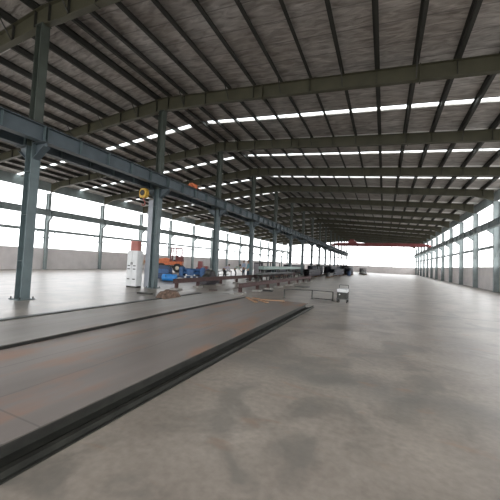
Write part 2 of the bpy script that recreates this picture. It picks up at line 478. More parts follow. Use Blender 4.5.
# outer rows: haze-lightened columns, girts, low wall
def make_outer(s):
    """s=+1: faces right (left wall)"""
    c = empty('wall_column')
    zt = zroof(WL) - .25 - .95
    m = MB(); w, d = .22, .13
    m.box(-w, -w+.014, -d, d, .02, zt); m.box(w-.014, w, -d, d, .02, zt); m.box(-w+.014, w-.014, -.006, .006, .02, zt)
    m.build('shaft', M['outer'], c)
    m = MB(); m.box(-.3, .3, -.2, .2, 0, .02); m.build('base_plate', M['outer'], c)
    m = MB(); m.prism([(s*.22, ZGB), (s*.68, ZGB), (s*.68, ZGB-.16), (s*.22, ZGB-.55)], -.09, .09); m.build('crane_bracket', M['outer'], c)
    m = MB(); m.bar((-s*.02, .12, 3.0), (-s*.02, .95, 3.86), .08, .08); m.bar((-s*.02, -.12, 3.0), (-s*.02, -.95, 3.86), .08, .08); m.build('knee_brace', M['outer'], c)
    return c
for s, X, side in ((1, WL, 'left'), (-1, WR, 'right')):
    w0 = make_outer(s)
    for i, n in enumerate(range(N0, N1+1)):
        o = w0 if i == 0 else copy_tree(w0)
        o.location = (X, D0 + n*S, 0)
        if n == 0: pl = 'level with the white cabinet'
        elif n < 0: pl = '%s nearer than the one level with the white cabinet' % ordn(-n)
        else: pl = '%s beyond the one level with the white cabinet' % ordn(n)
        tag(o, 'pale steel column of the %s wall, %s' % (side, pl), 'column', 'columns of the %s open wall' % side)
    # low wall under the opening
    m = MB(); m.box(X-s*.30-.1, X-s*.30+.1, Y0+.5, Y1-.5, -.05, 2.05); m.box(X-s*.30-.14, X-s*.30+.14, Y0+.5, Y1-.5, 2.05, 2.13)
    tag(m.build('wall_' + side, M['wall']), kind='structure')
    for j, (z, h) in enumerate(((3.93, .28),)):
        if h == 0: continue
        m = MB(); m.box(X-s*.27-.05, X-s*.27+.05, Y0+.5, Y1-.5, z-h/2, z+h/2)
        o = m.build('wall_girt', M['outer'])
        tag(o, '%s horizontal girt of the %s open wall' % ('long pale grey', side), 'girt', 'girts of the open walls')
    m = MB(); m.box(X-s*.4-.05, X-s*.4+.05, Y0, Y1, zroof(X)-.95, zroof(X)-.02)
    tag(m.build('trim_%d' % (2 if s > 0 else 3), M['outer']), kind='structure')
# far gable
ye = D0 + N1*S + .55
m = MB(); m.box(WL, WR, ye, ye+.2, 0, 2.1); tag(m.build('wall_back', M['wall']), kind='structure')
k = 0
for x in [A + d for d in (-16.5, -13.2, -9.9, -6.6, -3.3, 3.3, 6.6, 9.9, 13.2, 16.5)]:
    m = MB(); m.box(x-.11, x+.11, ye-.12, ye-.106, 2.1, zroof(x)-.9); m.box(x-.11, x+.11, ye+.106, ye+.12, 2.1, zroof(x)-.9); m.box(x-.006, x+.006, ye-.106, ye+.106, 2.1, zroof(x)-.9)
    o = m.build('gable_post', M['outer']); k += 1
    tag(o, 'distant pale post standing in the open far gable, %s from the left' % ordn(k), 'post', 'posts of the far gable')
for z, nm in ((4.4, 'lower'), (6.6, 'upper')):
    m = MB(); m.box(WL, WR, ye+.13, ye+.2, z-.1, z+.1)
    tag(m.build('gable_girt', M['outer']), 'distant horizontal girt across the far gable, ' + nm, 'girt', 'girts of the far gable')

# ------------------------------------------------------------------ steel platforms in the foreground
def platform(x0, x1, y0, y1, zt, pm, label, rail_end=None):
    p = empty('steel_platform', (x1, y0, 0))
    W, Ln = x1-x0, y1-y0
    m = MB(); m.box(-W, 0, 0, Ln, zt-.012, zt); m.build('deck_plate', pm, p)
    m = MB(); m.box(-.10, .0, 0, Ln, zt-.024, zt-.012); m.box(-.085, -.073, 0, Ln, .055, zt-.024); m.box(-.12, .025, 0, Ln, .042, .055); m.build('edge_beam', M['darksteel'], p)
    m = MB(); m.box(-W, -W+.1, 0, Ln, zt-.024, zt-.012); m.box(-W+.05, -W+.062, 0, Ln, .04, zt-.024); m.box(-W, -W+.1, 0, Ln, .03, .04); m.build('edge_beam', M['darksteel'], p)
    m = MB(); m.box(-W+.1, -.1, Ln-.1, Ln, .03, zt-.012); m.build('end_beam', M['darksteel'], p)
    k = int(Ln/1.9)
    for i in range(k+1):
        y = .25 + (Ln-.5)*i/k
        m = MB(); m.box(-W+.03, -.02, y-.06, y+.06, 0, .03 if True else 0); m.build('bearer', M['darksteel'], p)
    tag(p, label, 'platform')
    return p
platform(-4.93, -2.50, -2.5, 11.05, .20, M['plate'], 'low rust-stained steel deck in the foreground with a dark beam along its edge')
platform(-6.68, -5.03, -2.5, 11.3, .235, M['plate2'], 'low grey steel deck behind the foreground deck, pile of brown sacking beyond it')
m = MB()
m.box(-2.44, -2.36, -2.5, 11.55, .0, .012); m.box(-2.405, -2.395, -2.5, 11.55, .012, .062); m.box(-2.425, -2.375, -2.5, 11.55, .062, .074)
tag(m.build('steel_rail', M['darksteel']), 'thin dark steel rail lying on the floor along the foreground deck edge', 'rail')

# ------------------------------------------------------------------ long red-brown beams on legs
def long_beam(x, y0, y1, zt, h, legs, label, feet):
    b = empty('raised_beam', (x, y0, 0))
    m = MB(); m.ibeam_y(0, 0, y1-y0, zt-h, zt, .17, .016, .012)
    m.build('beam', M['rust'], b)
    for i, y in enumerate(legs):
        m = MB(); yy = y - y0
        m.box(-.07, .07, yy-.075, yy-.063, .10, zt-h); m.box(-.07, .07, yy+.063, yy+.075, .10, zt-h); m.box(-.006, .006, yy-.063, yy+.063, .10, zt-h)
        m.build('leg', M['rust'], b)
        m = MB(); m.box(-.24, .24, yy-.2, yy+.2, 0, .10); m.build('foot_block', M['conc'], b, bevel=.015)
    tag(b, label, 'beam', 'long beams on short legs')
long_beam(-9.8, 12.6, 36.0, .58, .23, [12.9, 14.9, 17.6, 20.0, 22.4, 25, 27.5, 30.2, 33, 35.6], 'long red-brown beam on short legs, the one nearer the column beside the white cabinet', 0)
long_beam(-6.4, 13.3, 29.3, .54, .21, [13.5, 15.7, 17.4, 19.4, 21.9, 24.3, 26.3, 28.6], 'long red-brown beam on short legs with concrete pads, behind the timber planks', 0)

# dark pads and flat scraps on the floor
def slab(name, x, y, w, l, h, rz, mt, label, cat):
    m = MB(); m.box(-w/2, w/2, -l/2, l/2, 0, h)
    o = m.build(name, mt, bevel=min(h*.3, .01)); o.location = (x, y, 0); o.rotation_euler[2] = rz
    tag(o, label, cat); return o
slab('steel_scrap', -5.98, 16.25, .62, .5, .06, .2, M['darksteel'], 'dark flat steel scrap on the floor below the second raised beam', 'scrap')
slab('steel_scrap', -5.25, 21.3, .75, .95, .05, -.2, M['midsteel'], 'thin flat steel sheet lying on the floor beyond the low rail frame', 'scrap')
slab('steel_scrap', -9.55, 10.35, .75, .17, .07, .1, M['darksteel'], 'dark short bar on the floor left of the brown sacking', 'scrap')
slab('steel_scrap', -6.95, 12.9, .5, .35, .04, .5, M['darksteel'], 'dark scrap plate beside the end of the second raised beam', 'scrap')
slab('steel_scrap', -8.35, 14.2, .45, .3, .03, .4, M['rust'], 'small brown plate lying between the two raised beams', 'scrap')

# floor trench / edge strip seen behind the decks
m = MB(); m.box(-8.15, -7.98, -2.5, 12.5, 0, .03)
tag(m.build('floor_rail', M['midsteel']), 'narrow dull steel strip on the floor passing the brown sacking', 'rail')

# brown heap of sacking
def heap(x, y, rx, ry, h, mt, label):
    bm = bmesh.new(); bmesh.ops.create_icosphere(bm, subdivisions=4, radius=1)
    rnd = random.Random(3)
    ph = [(rnd.uniform(2, 7), rnd.uniform(0, 6), Vector((rnd.uniform(-1, 1), rnd.uniform(-1, 1), rnd.uniform(-1, 1))).normalized()) for _ in range(14)]
    for v in bm.verts:
        n = v.co.normalized()
        d = 1 + sum(.03*math.sin(a*1.6*n.dot(k) + b) for a, b, k in ph)
        v.co = Vector((n.x*rx*d, n.y*ry*d, max(0, n.z)**.8*h*d if n.z > 0 else 0))
    me = bpy.data.meshes.new('sacking_heap'); bm.to_mesh(me); bm.free(); me.materials.append(mt)
    for p in me.polygons: p.use_smooth = True
    o = bpy.data.objects.new('sacking_heap', me); COL.objects.link(o); o.location = (x, y, 0)
    tag(o, label, 'heap', kind='stuff')
heap(-8.02, 10.02, .50, .42, .32, M['heap'], 'rumpled heap of brown sacking on the floor behind the grey deck')

# timber planks
for (x0, y0), (x1, y1), w in (((-4.85, 10.9), (-4.05, 9.9), 'leftmost of the scattered planks'), ((-4.25, 10.75), (-3.35, 10.95), 'rightmost of the scattered planks'), ((-4.15, 10.5), (-3.72, 10.1), 'short piece nearest the camera'), ((-4.62, 10.98), (-4.35, 10.82), 'smallest offcut, next to the deck end')):
    m = MB(); L_ = math.hypot(x1-x0, y1-y0)
    m.box(0, L_, -.07, .07, 0, .035)
    o = m.build('timber_plank', M['wood'], bevel=.004); o.location = (x0, y0, .20); o.rotation_euler[2] = math.atan2(y1-y0, x1-x0)
    tag(o, 'orange-brown timber plank on the foreground deck, ' + w, 'plank', 'scattered timber planks')

# low rail frame
fr = empty('rail_frame', (-3.6, 14.1, 0))
P = [Vector((-4.22, 13.74)), Vector((-3.06, 14.38)), Vector((-2.10, 14.30))]
P = [p - Vector((-3.6, 14.1)) for p in P]
for p in P:
    m = MB(); m.box(p.x-.025, p.x+.025, p.y-.025, p.y+.025, 0, .42); m.build('post', M['darksteel'], fr)
    m = MB(); m.box(p.x-.07, p.x+.07, p.y-.07, p.y+.07, 0, .01); m.build('foot_plate', M['darksteel'], fr)
for a, b_ in ((0, 1), (1, 2)):
    m = MB(); m.bar((*P[a], .41), (*P[b_], .41), .04, .04); m.build('top_bar', M['darksteel'], fr)
m = MB(); m.bar((*P[1], .05), (*P[2], .05), .035, .035); m.build('bottom_bar', M['darksteel'], fr)
tag(fr, 'low dark rail frame of thin bars standing on the bare floor', 'frame')

# grey machine at the right
w = empty('welding_machine', (-1.66, 14.25, 0), 0)
m = MB(); m.box(-.22, .22, -.32, .32, .45, .60); m.build('top_cover', M['white'], w, bevel=.02)
m = MB(); m.box(-.21, .21, -.31, .31, .17, .45); m.build('housing', M['tyre'], w, bevel=.02)
m = MB(); m.box(-.21, .21, -.335, -.32, .18, .44); m.build('front_panel', M['darksteel'], w)
m = MB(); m.tube((-.1, -.35, .36), (-.1, -.332, .36), .03); m.build('dial', M['white'], w)
for sx in (-.2, .2):
    for sy in (-.24, .24):
        m = MB(); m.tube((sx-.02, sy, .075), (sx+.02, sy, .075), .075, n=14); m.build('wheel', M['tyre'], w)
m = MB(); m.box(-.24, .24, -.34, .34, .14, .17); m.build('chassis', M['midsteel'], w)
m = MB(); m.tube((-.2, .3, .17), (-.2, .36, .74), .014); m.tube((.2, .3, .17), (.2, .36, .74), .014); m.tube((-.2, .36, .74), (.2, .36, .74), .014); m.build('handle', M['midsteel'], w)
tag(w, 'pale grey wheeled welding machine with black front beyond the rail frame', 'machine')

# ------------------------------------------------------------------ cabinet, red box, hook block, carriage
cb = empty('metal_cabinet', (-12.12, 12.25, 0))
m = MB(); m.box(-.36, .36, -.2, .2, .08, 1.95); m.build('body', M['white'], cb, bevel=.01)
for s in (-1, 1):
    m = MB(); m.box(min(s*.01, s*.34), max(s*.01, s*.34), -.22, -.2, .12, 1.92); d = m.build('door', M['white'], cb)
    for z in (.42, .95, 1.12):
        m = MB(); m.box(s*.19-.09, s*.19+.09, -.226, -.22, z, z+.055); m.build('vent', M['darksteel'], d)
    m = MB(); m.box(s*.045-.012, s*.045+.012, -.245, -.22, 1.2, 1.34); m.build('handle', M['darksteel'], d)
m = MB(); m.box(-.34, .34, -.18, .18, 0, .08); m.build('plinth', M['darksteel'], cb)
tag(cb, 'tall white metal cabinet standing left of the big steel column', 'cabinet')
rb = empty('red_box', (-12.08, 12.25, 1.95))
m = MB(); m.box(-.26, .26, -.15, .05, 0, .52); m.build('body', M['pinkred'], rb, bevel=.01)
m = MB(); m.box(-.23, .23, -.16, -.15, .03, .49); d = m.build('door', M['pinkred'], rb)
tag(rb, 'faded red box standing on top of the tall white cabinet', 'box')

pd = empty('air_duct', (A-.36, D0, 0))
m = MB(); m.box(-.165, .165, -.13, .13, .03, 4.75); m.build('duct', M['duct'], pd, bevel=.01)
for z in (.9, 2.4, 3.9):
    m = MB(); m.box(-.18, .18, -.145, .145, z, z+.05); m.build('band', M['duct'], pd)
tag(pd, 'pale grey vertical duct fixed against the left face of the big steel column', 'duct')
hb = empty('hook_block', (A-.53, 12.22, 4.43))
m = MB(); m.loft([[(x*k, y*.12, z) for x, y in ((-.2, -1), (.2, -1), (.2, 1), (-.2, 1))] for z, k in ((.36, .7), (.46, 1.15), (.70, 1.2), (.86, .8))]); m.build('cheek_plates', M['yellow'], hb, bevel=.015)
m = MB(); m.tube((0, -.15, .62), (0, .15, .62), .15, n=20); m.build('sheave', M['darksteel'], hb)
m = MB()
pts = [(0, .36), (0, .24), (.09, .16), (.12, .05), (.05, -.04), (-.06, -.04), (-.11, .04)]
for (x1, z1), (x2, z2) in zip(pts, pts[1:]): m.tube((x1, 0, z1), (x2, 0, z2), .032, n=8)
m.build('hook', M['pinkred'], hb)
for s in (-.1, .1):
    m = MB(); m.tube((s, 0, .8), (s, 0, .90), .012, n=6); m.build('wire_rope', M['darksteel'], hb)
m = MB(); m.box(-.17, .17, -.06, .06, .88, .94); m.build('hanger', M['darksteel'], hb)
tag(hb, 'yellow hook block hanging below the left girder by the big column', 'hook block')

ec = empty('crane_carriage', (A-.56, 16.7, ZGT+.03))
m = MB(); m.box(-.17, .17, -.75, .75, .10, .46); m.build('end_beam', M['orange'], ec, bevel=.02)
m = MB(); m.box(-.14, .14, -.3, .35, .46, .70); m.build('motor_cover', M['orange'], ec, bevel=.03)
for s in (-.5, .5):
    m = MB(); m.tube((-.05, s, .13), (.05, s, .13), .13, n=18); m.build('wheel', M['darksteel'], ec)
for s in (-1, 1):
    m = MB(); m.box(-.08, .08, s*.75-.04, s*.75+.04, .18, .36); m.build('buffer', M['pinkred'], ec)
tag(ec, 'orange crane end carriage riding on the girder beside the first gap of columns', 'carriage')

# red bridge crane far away in the right bay
yc = 71.0
bc = empty('bridge_crane', (A+.56, yc, ZGT+.03))
Lb = (WR-.45) - (A+.56)
for t in (-.7, .7):
    m = MB(); m.prism([(0, .35), (1.4, .22), (Lb-1.4, .22), (Lb, .35), (Lb, .62), (Lb-1.2, .85), (1.2, .85), (0, .62)], t-.18, t+.18); m.build('bridge_beam', M['maroon'], bc)
for x in (0, Lb):
    m = MB(); m.box(x-.2, x+.2, -1.6, 1.6, .12, .5); e = m.build('end_carriage', M['red'], bc)
    for s in (-1.2, 1.2):
        m = MB(); m.tube((x-.06, s, .15), (x+.06, s, .15), .15, n=16); m.build('wheel', M['darksteel'], e)
m = MB(); m.box(3.3, 5.0, -.95, .95, .85, 1.25); m.box(3.6, 4.5, -.5, .5, 1.25, 1.65); tr = m.build('trolley', M['red'], bc)
m = MB(); m.tube((4.1, 0, -1.8), (4.1, 0, 1.1), .03, n=6); m.box(3.95, 4.25, -.12, .12, -2.3, -1.8); m.build('hoist_hook', M['yellow'], tr)
tag(bc, 'distant dark red bridge crane spanning the right bay under the roof', 'crane')

# ------------------------------------------------------------------ machines in the left bay
# wheeled orange excavator-like loader
ex = empty('wheel_loader', (-23.75, 30.0, 0), .45); ex.scale = (1.06,)*3
m = MB(); m.box(-1.5, 1.3, -.55, .55, .45, .75); m.build('chassis', M['darksteel'], ex, bevel=.03)
m = MB(); m.prism([(-1.45, .8), (-.1, .8), (-.1, 1.5), (-.5, 1.62), (-1.3, 1.5), (-1.5, 1.25)], -.5, .5); m.build('bonnet', M['orange'], ex, bevel=.05)
m = MB(); m.prism([(-.1, .8), (1.3, .8), (1.35, 1.25), (-.1, 1.25)], -.55, .55); m.build('cab_base', M['orange'], ex, bevel=.03)
for x, x2 in ((-.05, .08), (.62, .62), (1.28, 1.1)):
    for y in (-.5, .5):
        m = MB(); m.bar((x, y, 1.2), (x2, y*.94, 2.72), .12); m.build('cab_post', M['maroon'], ex)
m = MB(); m.box(-.05, 1.22, -.55, .55, 2.70, 2.82); m.build('cab_roof', M['maroon'], ex, bevel=.02)
m = MB(); m.box(.66, 1.2, -.47, .47, 1.25, 1.75); m.build('cab_door', M['maroon'], ex)
m = MB(); m.box(.25, .7, -.22, .22, 1.25, 1.4); m.box(.62, .74, -.22, .22, 1.4, 1.9); m.build('seat', M['tyre'], ex)
for x in (-1.0, .85):
    for s in (-1, 1):
        m = MB(); m.tube((x, s*.45, .5), (x, s*.8, .5), .5, n=22); wv = m.build('wheel', M['tyre'], ex)
        m = MB(); m.tube((x, s*.8, .5), (x, s*.83, .5), .22, n=14); m.build('rim', M['cream'], wv)
m = MB(); m.bar((-1.0, -.38, 1.3), (-2.4, -.38, 1.55), .16, .24); m.bar((-1.0, .38, 1.3), (-2.4, .38, 1.55), .16, .24); m.bar((-2.4, -.38, 1.55), (-3.0, -.38, 1.0), .14, .22); m.bar((-2.4, .38, 1.55), (-3.0, .38, 1.0), .14, .22); m.build('lift_arm', M['orange'], ex)
m = MB(); m.prism([(-2.95, 1.25), (-3.0, .75), (-3.5, .7), (-3.75, .85), (-3.1, .92), (-3.08, 1.25)], -.9, .9); m.build('bucket', M['cream'], ex)
tag(ex, 'orange wheel loader with a dark red open cab behind the blue machinery', 'loader')

# blue plate rolling machine
bl = empty('rolling_machine', (-14.25, 20.9, 0), .30); bl.scale = (.82,)*3
m = MB(); m.box(-1.45, 1.3, -.5, .5, .12, .34); m.build('base_frame', M['navy'], bl, bevel=.02)
for x in (-1.15, 1.0):
    m = MB(); m.prism([(x-.22, .34), (x+.22, .34), (x+.18, 1.05), (x+.05, 1.22), (x-.12, 1.22), (x-.2, 1.05)], -.42, .42); m.build('side_frame', M['blue'], bl, bevel=.03)
for (y, z) in ((-.18, .62), (.18, .62), (0, .92)):
    m = MB(); m.tube((-.95, y, z), (.8, y, z), .15, n=20); m.build('roller', M['blue'], bl, smooth=False)
m = MB(); m.box(1.22, 1.75, -.35, .35, .12, .92); m.build('gearbox', M['navy'], bl, bevel=.04)
m = MB(); m.tube((1.48, -.02, .92), (1.48, -.02, 1.1), .14, n=16); m.build('motor', M['blue'], bl)
m = MB(); m.box(-.5, .2, -.48, -.42, .4, .95); m.build('guard', M['blue'], bl)
for x in (-.65, .0, .55):
    m = MB(); m.box(x-.1, x+.1, -.515, -.5, .16, .3); m.build('name_plate', M['white'], bl)
tag(bl, 'dark blue plate rolling machine with rollers, in front of the orange loader', 'machine')
bp_ = empty('blue_press', (-15.95, 19.35, 0), .4); bp_.scale = (.82,)*3
m = MB(); m.box(-.75, .75, -.4, .4, 0, .42); m.build('base', M['navy'], bp_, bevel=.03)
m = MB(); m.prism([(-.7, .42), (.7, .42), (.7, 1.02), (.3, 1.28), (-.5, 1.28), (-.7, 1.1)], -.32, .32); m.build('housing', M['navy'], bp_, bevel=.04)
m = MB(); m.box(-.5, .45, -.37, -.32, .55, .95); m.build('cover', M['blue'], bp_)
m = MB(); m.tube((.35, -.42, .72), (.35, -.32, .72), .17, n=18); m.build('flywheel', M['blue'], bp_)
tag(bp_, 'dark blue press behind the bright blue roll, left of the rolling machine', 'machine')
# bright blue roll
ro = empty('tarpaulin_roll', (-13.9, 17.45, 0), .35); ro.scale = (.9,)*3
m = MB()
rings = []
for i in range(9):
    x = -.56 + 1.12*i/8; rr = .29*(1-.10*abs(i-4)/4) + .012*math.sin(i*2.3)
    rings.append([(x, rr*1.05*math.cos(t), .30 + rr*math.sin(t)*(1.0)) for t in [2*PI*k/18 for k in range(18)]])
m.loft(rings); m.build('roll', M['cyan'], ro, smooth=True)
m = MB(); m.box(-.62, .62, -.42, .42, 0, .035); m.build('pallet', M['darksteel'], ro)
m = MB(); m.bar((-.2, -.25, .35), (-.2, -.29, .30), .03, .4)
m.build('strap', M['blue'], ro)
tag(ro, 'bright blue rolled tarpaulin lying in front of the dark blue press', 'roll')
# red pump unit
rp = empty('red_pump', (-15.6, 24.2, 0), .3)
m = MB(); m.box(-.5, .5, -.35, .35, 0, .3); m.build('base', M['darksteel'], rp, bevel=.02)
m = MB(); m.tube((-.5, 0, .62), (.25, 0, .62), .30, n=18); m.build('drum', M['maroon'], rp)
m = MB(); m.prism([(-.35, .85), (.15, .85), (.05, 1.5), (-.3, 1.5)], -.22, .22); m.build('hopper', M['maroon'], rp)
m = MB(); m.box(.25, .62, -.25, .25, .3, 1.05); m.build('motor', M['red'], rp, bevel=.04)
tag(rp, 'dark red pump unit with a hopper just right of the blue machinery', 'machine')
# white hose coil
m = MB()
for k in range(2):
    R0 = .22
    for i in range(20):
        a, b_ = 2*PI*i/20, 2*PI*(i+1)/20
        m.tube((R0*math.cos(a), .07*k, R0*math.sin(a)+.02), (R0*math.cos(b_), .07*k, R0*math.sin(b_)+.02), .035, n=7)
o = m.build('hose_coil', M['white'], smooth=True); o.location = (-13.35, 20.3, .82)
o.location = (-12.7, 20.7, .24)
tag(o, 'small white hose coil standing at the right end of the blue rolling machine', 'hose')
# dark hump machine
dm = empty('welding_positioner', (-10.75, 17.7, 0), 1.35); dm.scale = (.78,)*3
m = MB(); m.prism([(-.85, 0), (.85, 0), (.8, .35), (-.8, .35)], -.45, .45); m.build('base', M['violet'], dm, bevel=.03)
m = MB(); m.prism([(-.55, .35), (.62, .35), (.5, .75), (.3, 1.15), (.0, 1.28), (-.2, 1.15), (-.25, .9), (-.6, .7)], -.35, .35); m.build('head', M['darksteel'], dm, bevel=.06)
m = MB(); m.tube((-.1, -.5, .72), (-.1, -.35, .72), .32, n=24); m.build('face_plate', M['violet'], dm)
tag(dm, 'dark humped machine behind the long raised beam, near the column beyond the cabinet', 'machine')

# bench with dark frame, pale boxes
def table(x, y, rz, W, D, H, top, leg, label, cat='table', name='work_table'):
    t = empty(name, (x, y, 0), rz)
    m = MB(); m.box(-W/2, W/2, -D/2, D/2, H-.06, H); m.build('tabletop', top, t)
    for sx in (-1, 1):
        for sy in (-1, 1):
            m = MB(); m.box(sx*(W/2-.06)-.03, sx*(W/2-.06)+.03, sy*(D/2-.06)-.03, sy*(D/2-.06)+.03, 0, H-.06); m.build('leg', leg, t)
    m = MB(); m.box(-W/2+.06, W/2-.06, -.02, .02, .2, .25); m.build('stretcher', leg, t)
    tag(t, label, cat); return t
table(-15.1, 27.4, 1.4, 2.2, .8, .62, M['midsteel'], M['darksteel'], 'low dark work table behind the stooping person in pale green')
m_ = empty('control_cabinet', (-11.69, 28.8, 0), .2)
m = MB(); m.box(-.42, .42, -.35, .35, .1, 1.62); m.build('body', M['violet'], m_, bevel=.02)
m = MB(); m.box(-.36, .30, -.37, -.35, .2, 1.5); d_ = m.build('door', mat('mauve_grey_paint', (.20, .185, .20), .5, 0, .1, 4), m_)
m = MB(); m.box(.2, .24, -.39, -.37, .75, .95); m.build('handle', M['darksteel'], d_)
m = MB(); m.box(-.4, .4, -.33, .33, 0, .1); m.build('plinth', M['darksteel'], m_)
m = MB(); m.box(.42, .62, -.3, .3, .5, 1.3); m.build('side_box', M['darksteel'], m_)
tag(m_, 'mauve-grey control cabinet right of the worker in teal', 'cabinet')

# pale green long boom beam on stands
bb = empty('box_beam', (-10.3, 26, 0))
m = MB(); m.prism([(-.25, .98), (.25, .98), (.25, 1.28), (-.25, 1.28)], 0, 13.8); m.build('box_section', M['paleg'], bb, bevel=.01)
for y in (.8, 4.5, 8.5, 12.6):
    m = MB(); m.bar((-.3, y, 0), (-.12, y, .92), .08); m.bar((.3, y, 0), (.12, y, .92), .08); m.box(-.3, .3, y-.05, y+.05, .92, .98); m.bar((-.24, y, .3), (.24, y, .3), .06); m.build('trestle', M['darksteel'], bb)
tag(bb, 'long pale green box beam resting on dark trestles between the columns', 'beam')
# dark rack frame
rk = empty('pipe_rack', (-10.95, 27.2, 0))
for y in (0, 3.1, 6.2):
    m = MB(); m.box(-.04, .04, y-.04, y+.04, 0, 1.66); m.build('post', M['darksteel'], rk)
m = MB(); m.box(-.05, .05, -.1, 6.3, 1.62, 1.72); m.build('top_rail', M['darksteel'], rk)
m = MB(); m.box(-.03, .03, -.1, 6.3, .5, .56); m.build('lower_rail', M['darksteel'], rk)
tag(rk, 'dark post-and-rail rack standing behind the pale green box beam', 'rack')
# darker long channel on trestles
ch = empty('channel_beam', (-9.15, 22.5, 0))
m = MB(); m.box(-.25, .25, 0, 9.5, .60, .64); m.box(-.25, -.23, 0, 9.5, .64, .76); m.box(.23, .25, 0, 9.5, .60, .76); m.build('channel', M['midsteel'], ch)
for y in (.5, 3.2, 6.2, 9.0):
    m = MB(); m.box(-.2, .2, y-.05, y+.05, .52, .60); m.box(-.2, -.13, y-.05, y+.05, 0, .52); m.box(.13, .2, y-.05, y+.05, 0, .52); m.build('stand', M['darksteel'], ch)
tag(ch, 'long dark steel channel on low stands in front of the pale green beam', 'beam')

# ------------------------------------------------------------------ stacks of steel down the hall
def hbeam_mesh(L_, h, w):
    m = MB(); m.box(-w/2, w/2, 0, L_, 0, .018); m.box(-w/2, w/2, 0, L_, h-.018, h); m.box(-.008, .008, 0, L_, .018, h-.018)
    return m
def stack(x, y, rz, L_, cols, rows, h, w, mt, where):
    gname = 'steel beams stacked ' + where
    base = Matrix.Translation((x, y, 0)) @ Matrix.Rotation(rz, 4, 'Z')
    for k, yy in enumerate((.12*L_, .5*L_, .88*L_)):
        m = MB(); m.box(-cols*w/2-.05, cols*w/2+.05, -.08, .08, 0, .12); o = m.build('timber_sleeper', M['wood'])
        p = base @ Vector((0, yy, 0)); o.location = p; o.rotation_euler[2] = rz
        tag(o, 'timber sleeper under the steel beams %s, %s' % (where, ('near end', 'middle', 'far end')[k]), 'sleeper', 'timber sleepers ' + where)
    p0 = None
    for r in range(rows):
        for c in range(cols - (r % 2)*0):
            if p0 is None: o = p0 = hbeam_mesh(L_, h, w*.94).build('steel_beam', mt)
            else:
                o = p0.copy(); COL.objects.link(o)
            xx = (c - (cols-1)/2)*w
            p = base @ Vector((xx, random.uniform(-.12, .12), .12 + r*(h+.002)))
            o.location = p; o.rotation_euler[2] = rz
            lay = ['bottom', 'second', 'third', 'fourth', 'top'][r] if r < rows-1 else 'top'
            tag(o, 'H-section steel beam %s, %s layer, %s from the left' % (where, lay, ordn(c+1)), 'beam', gname)
stack(-9.0, 38.5, .0, 7.5, 3, 3, .30, .34, M['violet'], 'beyond the second raised beam')
stack(-10.35, 46.5, .0, 9, 3, 4, .34, .36, M['bluesteel'], 'along the column row behind the pale beam')
stack(-7.7, 49.5, -.06, 8, 4, 3, .32, .38, M['bluesteel'], 'in the middle of the bay')
stack(-9.9, 60, .0, 9, 4, 4, .36, .38, M['violet'], 'farther along the column row')
stack(-6.4, 61, .05, 9, 4, 3, .40, .40, M['bluesteel'], 'at the far right of the bay')
stack(-8.3, 74, .0, 10, 5, 4, .40, .42, M['darksteel'], 'near the far end')
stack(-14.5, 40, .0, 8, 4, 3, .32, .36, M['bluesteel'], 'left of the column row')
stack(-15.5, 52, .0, 9, 5, 4, .34, .40, M['violet'], 'farther left of the column row')
# long dark slab on trestles
ds = empty('plate_girder', (-9.0, 44.4, 0), -.05)
m = MB(); m.box(-.3, .3, -6.0, 1.3, 1.52, 1.74)
m.build('girder_plate', M['darksteel'], ds)
for y in (-5.2, -2.0, .7):
    m = MB(); m.bar((-.35, y, 0), (-.2, y, 1.46), .09); m.bar((.35, y, 0), (.2, y, 1.46), .09); m.box(-.32, .32, y-.05, y+.05, 1.44, 1.52); m.build('trestle', M['darksteel'], ds)
ds.location = (-9.13, 52.5, 0)
ds.rotation_euler[2] = .0
tag(ds, 'dark plate girder raised on trestles above the stacked steel', 'girder')
stack(-11.9, 33.5, .03, 5.5, 3, 2, .28, .32, M['bluesteel'], 'beside the pale green box beam')
stack(-6.9, 41.5, .04, 6.0, 2, 2, .22, .26, M['darksteel'], 'nearest pile on the open floor')
stack(-9.7, 70.5, .0, 3.2, 3, 4, .36, .38, M['bluesteel'], 'short pile by the column row')
stack(-4.3, 71, .03, 9, 4, 3, .40, .40, M['bluesteel'], 'rightmost pile far down the bay')
# drums between
for i, (x, y, c, w_) in enumerate(((-13.5, 33.5, 'blue', 'blue drum behind the standing workers'), (-12.9, 37.0, 'darksteel', 'dark drum farther behind the standing workers'), (-5.6, 56.0, 'navy', 'dark blue drum right of the stacked steel'))):
    d_ = empty('steel_drum', (x, y, 0))
    m = MB()
    for z0, z1, r_ in ((0, .88, .285),): m.tube((0, 0, z0), (0, 0, z1), r_, n=24)
    m.build('barrel', M[c], d_)
    for z in (.0, .29, .58, .86):
        m = MB(); m.tube((0, 0, z), (0, 0, z+.02), .298, n=24); m.build('hoop', M[c], d_)
    tag(d_, w_, 'drum')

# ------------------------------------------------------------------ people
def skinned(name, verts, edges, radii, mt, parent, sub=1, root=0):
    me = bpy.data.meshes.new(name); me.from_pydata([tuple(v) for v in verts], edges, [])
    o = bpy.data.objects.new(name, me); COL.objects.link(o)
    o.modifiers.new('skin', 'SKIN')
    for i, r in enumerate(radii):
        sv = me.skin_vertices[0].data[i]
        sv.radius = (r, r) if not isinstance(r, tuple) else r
        sv.use_root = (i == root)
    s = o.modifiers.new('sub', 'SUBSURF'); s.levels = sub; s.render_levels = sub
    dg = bpy.context.evaluated_depsgraph_get()
    me2 = bpy.data.meshes.new_from_object(o.evaluated_get(dg))
    bpy.data.objects.remove(o)
    me2.materials.clear(); me2.materials.append(mt)
    for p in me2.polygons: p.use_smooth = True
    o2 = bpy.data.objects.new(name, me2); COL.objects.link(o2); o2.parent = parent
    return o2

